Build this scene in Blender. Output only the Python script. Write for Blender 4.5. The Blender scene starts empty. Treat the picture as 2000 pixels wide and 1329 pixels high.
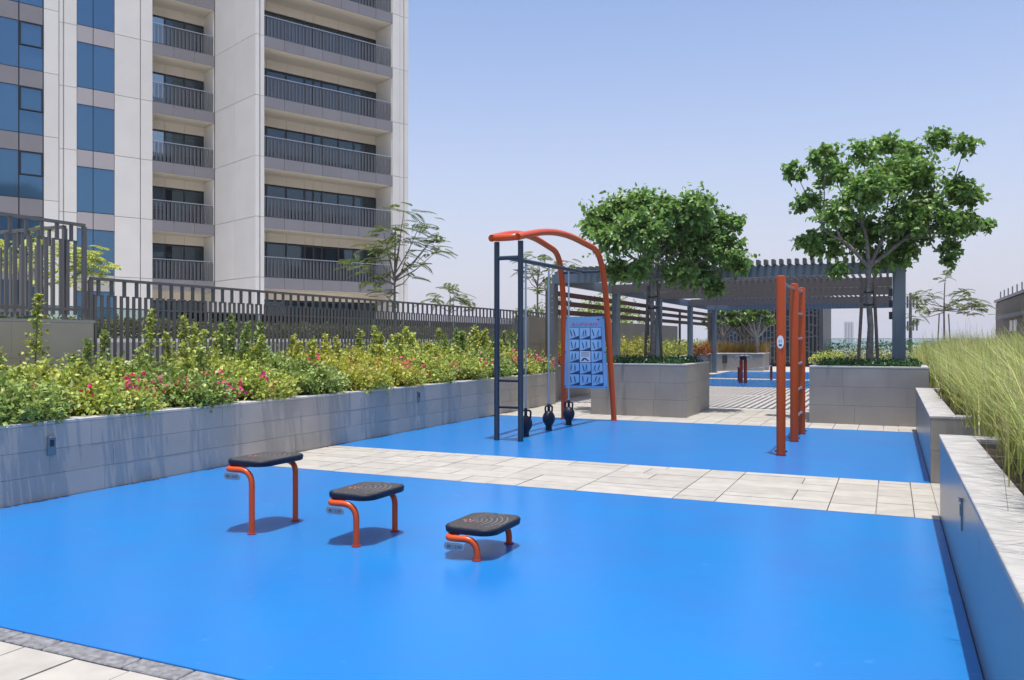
import bpy, bmesh, math, random
import numpy as np
from mathutils import Vector, Matrix
from math import sin, cos, pi, radians, hypot, atan2
S = bpy.context.scene
COL = S.collection
random.seed(7)
RNG = np.random.default_rng(7)

# ------------------------------------------------------------------ camera, sky, sun, exposure
YAW = radians(24.553)
cam_d = bpy.data.cameras.new('camera'); cam = bpy.data.objects.new('camera', cam_d); COL.objects.link(cam)
cam.location = (0, 0, 1.6); cam.rotation_euler = (pi/2, 0, YAW)
cam_d.sensor_width = 36; cam_d.lens = 36*1622/2000
cam_d.clip_start = .05; cam_d.clip_end = 20000
S.camera = cam
SUN_EL, SUN_AZ = radians(82.8), Vector((.60, -.80))
sunv = Vector((SUN_AZ.x*cos(SUN_EL), SUN_AZ.y*cos(SUN_EL), sin(SUN_EL))).normalized()
sd = bpy.data.lights.new('sun', 'SUN'); sd.energy = 3.2; sd.angle = radians(.53); sd.color = (1, .95, .87)
so = bpy.data.objects.new('sun', sd); COL.objects.link(so)
so.rotation_euler = sunv.to_track_quat('Z', 'Y').to_euler(); so.location = (0, 0, 60)
W = bpy.data.worlds.new('World'); S.world = W; W.use_nodes = True
wt = W.node_tree; wt.nodes.clear()
wo = wt.nodes.new('ShaderNodeOutputWorld'); wb = wt.nodes.new('ShaderNodeBackground')
sk = wt.nodes.new('ShaderNodeTexSky'); sk.sky_type = 'NISHITA'; sk.sun_disc = False
sk.sun_elevation = SUN_EL; sk.sun_rotation = atan2(SUN_AZ.x, SUN_AZ.y)
sk.altitude = 0; sk.air_density = 1.0; sk.dust_density = 1.5; sk.ozone_density = 2.0
wb.inputs['Strength'].default_value = .13
# pale haze band towards the horizon, the same all round
geo_w = wt.nodes.new('ShaderNodeTexCoord'); sx_w = wt.nodes.new('ShaderNodeSeparateXYZ'); wt.links.new(geo_w.outputs['Generated'], sx_w.inputs[0])
mr_w = wt.nodes.new('ShaderNodeMapRange'); mr_w.inputs[1].default_value = 0; mr_w.inputs[2].default_value = .423; mr_w.inputs[3].default_value = 1; mr_w.inputs[4].default_value = 0
wt.links.new(sx_w.outputs['Z'], mr_w.inputs[0])
pw_w = wt.nodes.new('ShaderNodeMath'); pw_w.operation = 'POWER'; pw_w.inputs[1].default_value = 1.6; wt.links.new(mr_w.outputs[0], pw_w.inputs[0])
mx_w = wt.nodes.new('ShaderNodeMix'); mx_w.data_type = 'RGBA'; mx_w.inputs[7].default_value = (.455/.13, .442/.13, .515/.13, 1)
wt.links.new(pw_w.outputs[0], mx_w.inputs[0]); tn_w = wt.nodes.new('ShaderNodeMix'); tn_w.data_type = 'RGBA'; tn_w.blend_type = 'MULTIPLY'; tn_w.inputs[0].default_value = 1; tn_w.inputs[7].default_value = (1.03, .985, 1.03, 1)
wt.links.new(sk.outputs[0], tn_w.inputs[6]); wt.links.new(tn_w.outputs[2], mx_w.inputs[6])
wt.links.new(mx_w.outputs[2], wb.inputs[0]); wt.links.new(wb.outputs[0], wo.inputs[0])
S.view_settings.view_transform = 'Standard'; S.view_settings.look = 'None'
S.view_settings.gamma = 1; S.view_settings.use_curve_mapping = False; S.view_settings.exposure = 0.6

# ------------------------------------------------------------------ materials
MATS = {}
def mat(name, col, rough=.6, metal=0., spec=.5, var=0., vscale=3., vcol=None, bump=0., bscale=60., rnd=0., isl=0., stretch=(1, 1, 1), transl=None, hue=0., coat=0., streak=None, bdist=.02):
    m = bpy.data.materials.new(name); m.use_nodes = True; nt = m.node_tree; N = nt.nodes; L = nt.links
    bs = N['Principled BSDF']; out = N['Material Output']
    bs.inputs['Roughness'].default_value = rough; bs.inputs['Metallic'].default_value = metal
    bs.inputs['Specular IOR Level'].default_value = spec; bs.inputs['Coat Weight'].default_value = coat
    geo = N.new('ShaderNodeNewGeometry')
    rgb = N.new('ShaderNodeRGB'); rgb.outputs[0].default_value = (*col, 1); c = rgb.outputs[0]
    def noise(scale, detail=4, st=(1, 1, 1)):
        mp = N.new('ShaderNodeMapping'); mp.inputs['Scale'].default_value = st
        L.new(geo.outputs['Position'], mp.inputs[0])
        n = N.new('ShaderNodeTexNoise'); n.inputs['Scale'].default_value = scale; n.inputs['Detail'].default_value = detail
        L.new(mp.outputs[0], n.inputs[0]); return n.outputs['Fac']
    def mix(fac, a, b, blend='MIX'):
        x = N.new('ShaderNodeMix'); x.data_type = 'RGBA'; x.blend_type = blend
        if isinstance(fac, float): x.inputs[0].default_value = fac
        else: L.new(fac, x.inputs[0])
        if isinstance(a, tuple): x.inputs[6].default_value = (*a, 1)
        else: L.new(a, x.inputs[6])
        if isinstance(b, tuple): x.inputs[7].default_value = (*b, 1)
        else: L.new(b, x.inputs[7])
        return x.outputs[2]
    def ramp(v, lo, hi):
        r = N.new('ShaderNodeMapRange'); r.inputs[1].default_value = lo; r.inputs[2].default_value = hi
        L.new(v, r.inputs[0]); return r.outputs[0]
    if var:
        c2 = vcol or tuple(x*(1-var) for x in col)
        c = mix(ramp(noise(vscale, 6, stretch), .35, .65), c, c2)
    if streak:
        c = mix(ramp(noise(streak[0], 5, (1, 1, .06)), streak[2], .8), c, streak[1])
    if rnd or isl:
        src = N.new('ShaderNodeObjectInfo').outputs['Random'] if rnd else geo.outputs['Random Per Island']
        a = rnd or isl
        hv = N.new('ShaderNodeHueSaturation')
        L.new(ramp2(N, L, src, 1-a, 1+a), hv.inputs['Value'])
        if hue:
            m2 = N.new('ShaderNodeMath'); m2.operation = 'FRACT'; mm = N.new('ShaderNodeMath'); mm.operation = 'MULTIPLY'; mm.inputs[1].default_value = 7.31
            L.new(src, mm.inputs[0]); L.new(mm.outputs[0], m2.inputs[0])
            L.new(ramp2(N, L, m2.outputs[0], .5-hue, .5+hue), hv.inputs['Hue'])
        L.new(c, hv.inputs['Color']); c = hv.outputs[0]
    L.new(c, bs.inputs['Base Color'])
    if bump:
        b = N.new('ShaderNodeBump'); b.inputs['Strength'].default_value = bump; b.inputs['Distance'].default_value = bdist
        L.new(noise(bscale, 3, stretch), b.inputs['Height']); L.new(b.outputs[0], bs.inputs['Normal'])
    if transl:
        t = N.new('ShaderNodeBsdfTranslucent'); ms = N.new('ShaderNodeMixShader'); ms.inputs[0].default_value = transl
        hv2 = N.new('ShaderNodeHueSaturation'); hv2.inputs['Value'].default_value = 1.5; hv2.inputs['Saturation'].default_value = 1.1
        L.new(c, hv2.inputs['Color']); L.new(hv2.outputs[0], t.inputs[0])
        L.new(bs.outputs[0], ms.inputs[1]); L.new(t.outputs[0], ms.inputs[2]); L.new(ms.outputs[0], out.inputs[0])
    MATS[name] = m; return m
def ramp2(N, L, v, lo, hi):
    r = N.new('ShaderNodeMapRange'); r.inputs[3].default_value = lo; r.inputs[4].default_value = hi
    L.new(v, r.inputs[0]); return r.outputs[0]
def glass_mat(name, tint, mixf, rough=.02, fres=1.45):
    m = bpy.data.materials.new(name); m.use_nodes = True; N = m.node_tree.nodes; L = m.node_tree.links
    N.remove(N['Principled BSDF'])
    t = N.new('ShaderNodeBsdfTransparent'); t.inputs[0].default_value = (*tint, 1)
    g = N.new('ShaderNodeBsdfGlossy'); g.inputs['Roughness'].default_value = rough; g.inputs[0].default_value = (.8, .92, 1, 1)
    f = N.new('ShaderNodeFresnel'); f.inputs[0].default_value = fres
    a = N.new('ShaderNodeMath'); a.operation = 'MULTIPLY_ADD'; a.inputs[1].default_value = 1; a.inputs[2].default_value = mixf
    L.new(f.outputs[0], a.inputs[0])
    x = N.new('ShaderNodeMixShader'); L.new(a.outputs[0], x.inputs[0]); L.new(t.outputs[0], x.inputs[1]); L.new(g.outputs[0], x.inputs[2])
    L.new(x.outputs[0], N['Material Output'].inputs[0]); MATS[name] = m; return m

mat('rubber_blue', (.012, .192, .52), .25, spec=.36, var=.09, vscale=1.1, vcol=(.022,.175,.50), streak=(7, (.05, .24, .56), .68), bump=.07, bscale=5, bdist=.03)
mat('paver', (.435, .41, .36), .8, var=.14, vscale=5, bump=.12, bscale=90, rnd=.07)
mat('joint', (.24, .225, .21), .9)
mat('granite', (.30, .30, .31), .75, var=.5, vscale=22, bump=.25, bscale=60, rnd=.18)
mat('floor_stone', (.48, .455, .42), .8, var=.12, vscale=2.5, bump=.1, bscale=60)
mat('wall_stone', (.405, .375, .34), .42, spec=.5, var=.14, vscale=1.6, bump=.08, bscale=40, rnd=.05, streak=(3.2, (.31, .28, .245), .66))
mat('planter_stone', (.31, .285, .255), .45, var=.14, vscale=1.8, bump=.08, bscale=40, rnd=.06, streak=(2.5, (.25, .23, .205), .60))
mat('stone_blue_bounce', (.14, .155, .168), .28, spec=.6, var=.1, vscale=1.5, rnd=.04)  # same stone as the planters, with shade and blue floor bounce in its colour
mat('coping', (.52, .51, .49), .75, var=.16, vscale=4, bump=.12, bscale=60)
mat('coping_rough', (.46, .45, .435), .75, var=.22, vscale=7, bump=.25, bscale=45, stretch=(1, 1, 1))
mat('soil', (.07, .05, .035), .95, var=.5, vscale=9, bump=.5, bscale=30)
mat('cream', (.77, .745, .685), .55, var=.05, vscale=.8, rnd=.03)
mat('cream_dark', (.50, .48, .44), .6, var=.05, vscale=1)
mat('taupe', (.24, .23, .24), .5, var=.06, vscale=1, rnd=.05)
mat('spandrel', (.42, .39, .39), .5, rnd=.03)
mat('soffit', (.78, .72, .61), .7)
mat('dark_frame', (.018, .022, .026), .35)
mat('rail_grey', (.15, .155, .165), .4, metal=.3)
mat('rail_light', (.45, .47, .5), .3, metal=.6)
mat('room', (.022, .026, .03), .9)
mat('curtain', (.45, .62, .60), .9)
mat('blue_glass', (.075, .175, .285), .045, metal=.55, spec=.8, rnd=.08)
glass_mat('window_glass', (.30, .50, .54), .05)
glass_mat('sky_glass', (.30, .48, .50), .30)
glass_mat('clear_glass', (.80, .92, .90), .04)
mat('fence_grey', (.15, .143, .135), .45, metal=.2, rnd=.04)
mat('terrace_wall', (.40, .36, .29), .75, var=.12, vscale=2, rnd=.04)
mat('terrace_coping', (.36, .34, .31), .7)
mat('pale_stone', (.33, .32, .34), .7, var=.15, vscale=3, rnd=.1)
mat('white_coping', (.72, .70, .67), .7)
mat('navy', (.020, .040, .068), .32, spec=.5)
mat('orange', (.62, .078, .012), .3, spec=.4)
mat('red_post', (.43, .066, .013), .35, spec=.35)
mat('red_dark', (.30, .03, .018), .4)
mat('steel_blue', (.36, .44, .54), .28, metal=.65)
mat('black_rubber', (.008, .012, .030), .5, spec=.3)
mat('plate_top', (.075, .07, .07), .8, var=.5, vscale=60, bump=.4, bscale=200)
mat('wave_grey', (.15, .145, .145), .8)
mat('logo_pink', (.55, .20, .17), .6)
mat('sign_blue', (.21, .43, .69), .35, var=.08, vscale=2)
mat('sign_panel', (.34, .56, .78), .4)
mat('sign_navy', (.022, .06, .16), .5)
mat('sign_red', (.55, .02, .03), .5)
mat('sign_white', (.75, .77, .8), .5)
mat('tag_grey', (.20, .27, .34), .45)
mat('pergola', (.135, .18, .225), .45, metal=.1, rnd=.03)
mat('pergola_slat', (.125, .112, .108), .55, rnd=.06)
mat('steel_column', (.17, .18, .19), .5, metal=.2, var=.1, vscale=2)
mat('timber', (.085, .035, .022), .6, var=.35, vscale=4, rnd=.12, stretch=(4, .4, 4))
mat('dark_wood', (.10, .085, .065), .6, rnd=.08)
mat('lattice', (.05, .058, .068), .5)
mat('bark', (.25, .22, .19), .85, var=.4, vscale=14, bump=.4, bscale=40)
mat('pale_bark', (.36, .31, .25), .85, var=.3, vscale=12, bump=.3, bscale=40)
mat('stake', (.16, .13, .105), .8, var=.35, vscale=9, rnd=.1)
mat('tie', (.01, .01, .01), .5)
mat('leaf_tree', (.175, .29, .08), .38, spec=.45, isl=.5, hue=.025, transl=.34)
mat('leaf_lime', (.37, .42, .095), .42, spec=.4, isl=.6, hue=.035, transl=.28)
mat('leaf_yellow', (.42, .43, .08), .42, spec=.4, isl=.35, hue=.035, transl=.28)
mat('leaf_green', (.25, .325, .085), .42, spec=.4, isl=.6, hue=.03, transl=.25)
mat('leaf_feather', (.115, .155, .04), .5, isl=.35, hue=.03, transl=.3)
mat('leaf_waxy', (.12, .20, .04), .35, isl=.35, hue=.03, transl=.2)
mat('leaf_hedge', (.075, .095, .025), .6, isl=.35, hue=.02, transl=.2)
mat('leaf_low', (.03, .095, .02), .4, isl=.45, hue=.02, transl=.2)
mat('leaf_pale', (.27, .30, .12), .5, isl=.35, hue=.03, transl=.2)
mat('straw', (.33, .22, .05), .7, isl=.35, hue=.02, transl=.25)
mat('grass', (.38, .41, .13), .5, isl=.5, hue=.025, transl=.3)
mat('grass_dry', (.40, .34, .17), .6, isl=.3, transl=.3)
mat('flower', (.74, .06, .20), .6, isl=.35, hue=.02, transl=.3)
mat('flower_rust', (.40, .09, .03), .6, isl=.35, hue=.03, transl=.2)
mat('stem', (.16, .13, .07), .8)
mat('far_land', (.36, .33, .28), .95, var=.3, vscale=.004)
mat('far_pale', (.55, .54, .53), .9, rnd=.08)
mat('far_window', (.20, .24, .29), .5)
mat('far_tree', (.05, .08, .03), .9)
mat('light_box', (.16, .22, .25), .35, metal=.3)
mat('pavilion_wall', (.12, .095, .07), .6, rnd=.1)

# ------------------------------------------------------------------ mesh helpers
class MB:
    def __init__(s): s.v = []; s.f = []
    def add(s, vs, fs):
        o = len(s.v); s.v += [tuple(p) for p in vs]; s.f += [tuple(i+o for i in q) for q in fs]; return s
    def box(s, x0, x1, y0, y1, z0, z1):
        return s.add([(x0,y0,z0),(x1,y0,z0),(x1,y1,z0),(x0,y1,z0),(x0,y0,z1),(x1,y0,z1),(x1,y1,z1),(x0,y1,z1)],
                     [(0,3,2,1),(4,5,6,7),(0,1,5,4),(1,2,6,5),(2,3,7,6),(3,0,4,7)])
    def prism(s, poly, z0, z1):
        n = len(poly)
        return s.add([(x,y,z0) for x,y in poly]+[(x,y,z1) for x,y in poly],
                     [tuple(range(n-1,-1,-1)), tuple(range(n,2*n))]+[(i,(i+1)%n,n+(i+1)%n,n+i) for i in range(n)])
    def loft(s, rings):
        n = len(rings[0]); vs = [p for r in rings for p in r]
        fs = [(k*n+i, k*n+(i+1)%n, (k+1)*n+(i+1)%n, (k+1)*n+i) for k in range(len(rings)-1) for i in range(n)]
        fs += [tuple(range(n-1,-1,-1)), tuple(range((len(rings)-1)*n, len(rings)*n))]
        return s.add(vs, fs)
    def tube(s, pts, r, n=10):
        pts = [Vector(p) for p in pts]; m = len(pts); rs = r if isinstance(r, (list, tuple)) else [r]*m
        tan = [(pts[min(i+1,m-1)]-pts[max(i-1,0)]).normalized() for i in range(m)]
        up = Vector((0,0,1)) if abs(tan[0].z) < .9 else Vector((1,0,0))
        a = tan[0].cross(up).normalized(); rings = []
        for i in range(m):
            a = (a - tan[i]*a.dot(tan[i])).normalized(); b = tan[i].cross(a)
            rings.append([pts[i]+(a*cos(2*pi*k/n)+b*sin(2*pi*k/n))*rs[i] for k in range(n)])
        return s.loft(rings)
    def lathe(s, prof, c=(0,0,0), n=16):
        return s.loft([[(c[0]+r*cos(2*pi*k/n), c[1]+r*sin(2*pi*k/n), c[2]+z) for k in range(n)] for r, z in prof])
    def xf(s, M):
        s.v = [tuple(M @ Vector(p)) for p in s.v]; return s
    def mesh(s, name, smooth=False):
        me = bpy.data.meshes.new(name); me.from_pydata(s.v, [], s.f); me.update()
        if smooth:
            me.polygons.foreach_set('use_smooth', [True]*len(me.polygons))
            try: me.set_sharp_from_angle(angle=radians(40))
            except Exception: pass
        return me
def fillet(pts, r, n=6):
    pts = [Vector(p) for p in pts]; out = [pts[0]]
    for i in range(1, len(pts)-1):
        p = pts[i]; rr = r[i-1] if isinstance(r, (list, tuple)) else r
        a = p+(pts[i-1]-p).normalized()*rr; b = p+(pts[i+1]-p).normalized()*rr
        for k in range(n+1):
            t = k/n; out.append(a*(1-t)**2+p*2*t*(1-t)+b*t*t)
    return out+[pts[-1]]
def rrect(hx, hy, r, n=6):
    o = []
    for cx, cy, a0 in ((hx-r,hy-r,0),(-hx+r,hy-r,pi/2),(-hx+r,-hy+r,pi),(hx-r,-hy+r,3*pi/2)):
        o += [(cx+r*cos(a0+pi/2*k/n), cy+r*sin(a0+pi/2*k/n)) for k in range(n+1)]
    return o
def link(name, me, m, parent=None, loc=(0,0,0), rot=(0,0,0), kind=None, label=None):
    o = bpy.data.objects.new(name, me); COL.objects.link(o)
    if m and not me.materials: me.materials.append(MATS[m])
    o.parent = parent; o.location = loc; o.rotation_euler = rot
    if kind: o['kind'] = kind
    if label: o['label'] = label
    return o
def part(name, mb, m, parent=None, smooth=False, **k):
    return link(name, mb.mesh(name, smooth), m, parent, **k)
def bevel(o, w=.006, seg=2):
    b = o.modifiers.new('bevel', 'BEVEL'); b.width = w; b.segments = seg; b.limit_method = 'ANGLE'; b.angle_limit = radians(35); return o
def tag(o, label, cat, group=None):
    o['label'] = label; o['category'] = cat
    if group: o['group'] = group
    return o
def thing(name, label, cat, loc=(0,0,0), rz=0, group=None):
    o = bpy.data.objects.new(name, None); COL.objects.link(o); o.location = loc; o.rotation_euler = (0,0,rz); o.empty_display_size = .2
    return tag(o, label, cat, group)
def copy_tree(o, parent=None):
    c = o.copy(); COL.objects.link(c); c.parent = parent
    for ch in list(o.children): copy_tree(ch, c)
    return c
BOXC = {}
def boxpart(name, dx, dy, dz, m, parent, loc, bev=0, label=None, rot=(0,0,0)):
    """a box part with its base corner at loc; alike pieces share one mesh"""
    k = (name, round(dx,4), round(dy,4), round(dz,4), m)
    if k not in BOXC: BOXC[k] = MB().box(0,dx,0,dy,0,dz).mesh(name)
    o = link(name, BOXC[k], m, parent, loc=loc, label=label, rot=rot)
    if bev: bevel(o, bev, 1)
    return o
def np_mesh(name, V, F):
    me = bpy.data.meshes.new(name); V = np.asarray(V, np.float32); F = np.asarray(F, np.int32); n, k = F.shape
    me.vertices.add(len(V)); me.vertices.foreach_set('co', V.ravel())
    me.loops.add(n*k); me.loops.foreach_set('vertex_index', F.ravel())
    me.polygons.add(n); me.polygons.foreach_set('loop_start', np.arange(0, n*k, k, dtype=np.int32))
    me.update(calc_edges=True); me.validate(); return me
def norm(a): return a/np.maximum(np.linalg.norm(a, axis=-1, keepdims=True), 1e-9)
LEAF4 = (np.array([(0,0,0),(-.5,.5,.16),(0,1,-.05),(.5,.5,.16)]), np.array([(0,2,1),(0,3,2)]))
LEAF6 = (np.array([(0,0,0),(-.42,.28,.10),(-.40,.62,.10),(0,1,-.12),(.40,.62,.10),(.42,.28,.10),(0,.45,0)]),
         np.array([(0,6,1),(1,6,2),(2,6,3),(3,6,4),(4,6,5),(5,6,0)]))
def scatter(name, T, P, D, Nn, Ls, Wd):
    """template T copied to points P with direction D, approximate normal Nn, lengths Ls and widths Wd"""
    tv, tf = T; D = norm(D); X = norm(np.cross(D, Nn)); Z = np.cross(X, D)
    V = P[:,None,:]+tv[None,:,0,None]*X[:,None,:]*Wd[:,None,None]+tv[None,:,1,None]*D[:,None,:]*Ls[:,None,None]+tv[None,:,2,None]*Z[:,None,:]*Wd[:,None,None]
    n, k = len(P), len(tv)
    F = tf[None]+(np.arange(n)*k)[:,None,None]
    return np_mesh(name, V.reshape(-1,3), F.reshape(-1,tf.shape[1]))

# ------------------------------------------------------------------ ground, deck and paving
def struct(name, mb, m): return part(name, mb, m, kind='structure')
struct('ground', MB().add([(-5000,-1500,-14),(5000,-1500,-14),(5000,5500,-14),(-5000,5500,-14)], [(0,1,2,3)]), 'far_land')
struct('deck', MB().box(-60, 30, -12, 60, -14.5, -.035), 'joint')
struct('terrace_floor', MB().prism([(-60,-12),(-10.6,-12),(-10.6,19.6),(30,19.6),(30,59.9),(-60,59.9)], -.034, 0.0), 'floor_stone')
def pad(poly):
    o = struct('play_surface', MB().prism(poly, -.03, .002), 'rubber_blue'); bevel(o, .006, 2); return o
pad([(-7.69,3.035),(.397,3.035),(.397,8.30),(-7.69,8.30)])
far = [(-7.69,10.36),(.397,10.36),(.397,15.98)]+[(-7.09+.6*cos(a), 15.38+.6*sin(a)) for a in np.linspace(pi/2, pi, 8)]
pad(far)
struct('play_surface', MB().prism([(-7.5,29.0),(-1.2,29.0),(-1.2,34.4),(-7.5,34.4)], .001, .005), 'rubber_blue')
struct('play_surface', MB().prism([(-7.5,35.6),(-1.2,35.6),(-1.2,43.6),(-7.5,43.6)], .001, .005), 'rubber_blue')

def lay(name, x0, x1, y0, y1, mods, rowh, parent, rg, gap=.010):
    """random ashlar: columns with through joints, each filled with rows of one or two slabs"""
    x = x0
    while x < x1-.05:
        w = rg.choice(mods); w = min(w, x1-x)
        if x1-x-w < .15: w = x1-x
        y = y0
        while y < y1-.02:
            h = rg.choice(rowh); h = min(h, y1-y)
            if y1-y-h < .12: h = y1-y
            cuts = [w] if w < .6 or rg.random() < .3 else [w*rg.choice((.34,.5,.66))]
            if cuts[0] < w: cuts.append(w-cuts[0])
            xx = x
            for cw in cuts:
                boxpart(name, cw-gap, h-gap, .034, 'paver', parent, (xx+gap/2, y+gap/2, -.034+rg.uniform(-.0015,.0015)), rot=(rg.uniform(-.0015,.0015),rg.uniform(-.0015,.0015),0))
                xx += cw
            y += h
        x += w
rg = random.Random(3)
walk = struct('walkway', MB().box(-7.69,.39,8.31,10.35,-.033,-.028), 'joint')
lay('paver', -7.69, .19, 8.315, 10.345, (.42,.42,.63,.84,1.05), (.205,.41,.41), walk, rg)
y = 8.315
while y < 10.3:
    boxpart('paver', .20, .40, .034, 'paver', walk, (.195, y, -.034)); y += .41
struct('walkway', MB().box(.40,.66,8.43,10.419,-.033,-.003), 'paver')
pav = struct('paving', MB().box(-9,1,-.5,2.89,-.033,-.028), 'joint')
lay('paver', -6.04, .3, .9, 2.885, (.38,.38,.59,.2), (.2,.42,.63,.63), pav, random.Random(12))
x = -7.0
while x < .3:
    w = rg.choice((.3,.36,.62,.58)); boxpart('kerb_stone', w-.012, .125, .036, 'granite', pav, (x, 2.897, -.034), bev=.006); x += w
back = struct('paving', MB().box(-7.69,.6,15.99,19.595,-.033,-.028), 'joint')
lay('paver', -7.69, .6, 15.995, 19.59, (.42,.42,.84), (.42,.42,.6), back, random.Random(5))

# ------------------------------------------------------------------ stone planter walls
def clad(root, m, face, a0, a1, z0, zc, pos, rg, depth=.03, lens=(.75,.95,1.2), pname='stone_panel', gap=.003, out=1):
    """panels on a wall face; face 'x': plane x=pos running along y; face 'y': plane y=pos running along x; out = side"""
    rows = len(zc)-1
    for r in range(rows):
        a = a0; first = True
        while a < a1-.02:
            L = rg.choice(lens)*(rg.uniform(.4,.9) if first else 1); first = False
            L = min(L, a1-a)
            if a1-a-L < .2: L = a1-a
            d = depth+rg.uniform(-.0015,.0015); h = zc[r+1]-zc[r]-gap
            if face == 'x': boxpart(pname, round(d,3), L-gap, h, m, root, ((pos if out > 0 else pos-round(d,3)), a+gap/2, zc[r]+gap/2))
            else: boxpart(pname, L-gap, round(d,3), h, m, root, (a+gap/2, (pos if out > 0 else pos-round(d,3)), zc[r]+gap/2))
            a += L
rg = random.Random(21)
lw = thing('planter_wall', 'long grey stone clad planter wall running along the left of the blue floor under the bougainvillea', 'wall', (-7.7, 3, 0))
part('core', MB().box(-.25,-.034,-1,16.5,0,.748), 'joint', lw)
clad(lw, 'wall_stone', 'x', -1, 16.5, 0, (0,.25,.5,.75), -.033, rg)
y = -1.
while y < 16.4:
    w = min(1.2, 16.5-y); boxpart('coping_stone', .26, w-.006, .032, 'coping', lw, (-.2635, y, .75), bev=.004); y += w
part('soil', MB().box(-2.7,-.26,-1,16.5,.3,.7), 'soil', lw)

def low_wall(y0, y1, label):
    t = thing('planter_wall', label, 'wall', (.396, y0, 0)); n = y1-y0
    part('core', MB().box(.034,.25,.034,n,0,.717), 'joint', t)
    clad(t, 'stone_blue_bounce', 'x', 0.034, n, 0, (0,.718), .003, rg, lens=(1.8,2.4))
    clad(t, 'planter_stone', 'y', .003, .6, 0, (0,.36,.718), .003, rg, lens=(.6,))
    part('end_core', MB().box(.25,6,.034,.3,0,.717), 'joint', t)
    clad(t, 'planter_stone', 'y', .603, 5.4, 0, (0,.36,.718), .003, rg, lens=(1.2,))
    a = 0
    while a < n-.1:
        w = min(1.35, n-a); boxpart('coping_stone', .27, w-.005, .03, 'coping_rough', t, (-.006, a, .72), bev=.004); a += w
    boxpart('coping_stone', 3, .26, .03, 'coping_rough', t, (.266, 0, .72), bev=.004)
    boxpart('coping_stone', 3, .26, .03, 'coping_rough', t, (.266, n-.265, .72), bev=.004)
    part('end_core', MB().box(.25,6,n-.3,n-.002,0,.717), 'planter_stone', t)
    part('soil', MB().box(.25,6,.3,n-.3,.3,.68), 'soil', t)
    return t
low_wall(1.2, 8.42, 'nearest low stone planter wall with broad rough coping along the right edge of the picture')
low_wall(10.42, 16.45, 'second low planter wall with blue floor bounce coloured into its side, between the paved strip and the right tree planter')

def tree_planter(x0, x1, y0, y1, label):
    t = thing('tree_planter', label, 'planter', (x0, y0, 0), 0, 'stone tree planters'); w = x1-x0; n = y1-y0
    part('core', MB().box(.034,w-.034,.034,n-.034,0,1.06), 'joint', t)
    zc = (0,.355,.71,1.07)
    clad(t, 'planter_stone', 'y', 0.003, w-.003, 0, zc, .003, rg, lens=(1.1,.8))
    clad(t, 'planter_stone', 'x', .035, n-.035, 0, zc, w-.003, rg, lens=(1.1,.8), out=-1)
    clad(t, 'planter_stone', 'x', .035, n-.035, 0, zc, .003, rg, lens=(1.1,.8))
    clad(t, 'planter_stone', 'y', .003, w-.003, 0, zc, n-.003, rg, lens=(1.1,.8), out=-1)
    for a in ((0,w,0,.14),(0,w,n-.14,n),(0,.14,.142,n-.142),(w-.14,w,.142,n-.142)):
        boxpart('coping_stone', a[1]-a[0], a[3]-a[2], .03, 'coping', t, (a[0],a[2],1.072), bev=.003)
    part('soil', MB().box(.1,w-.1,.1,n-.1,.9,1.075), 'soil', t)
    return t
tree_planter(-5.9, -3.83, 17.0, 19.4, 'square grey stone planter right of the exercise rig, holding the broad low tree')
tree_planter(-1.45, .63, 17.0, 19.4, 'square grey stone planter behind the red ladder posts, holding the taller tree')

# wall lights
def wall_light(loc, rz, label):
    t = thing('wall_light', label, 'light', loc, rz, 'recessed wall lights')
    bevel(part('housing', MB().box(-.012,.006,-.045,.045,-.095,.095), 'light_box', t), .004, 1)
    part('lens', MB().box(.006,.009,-.022,.022,-.005,.06), 'dark_frame', t)
    part('lip', MB().box(.006,.02,-.045,.045,.085,.097), 'rail_light', t)
wall_light((-7.69,5.68,.535), 0, 'small recessed metal light in the left planter wall, nearest the picture edge')
wall_light((-7.69,12.82,.585), 0, 'small recessed light in the left planter wall, close to the exercise rig')
wall_light((.395,5.86,.515), pi, 'small recessed light in the nearest right wall, its face coloured with blue floor bounce')

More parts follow.
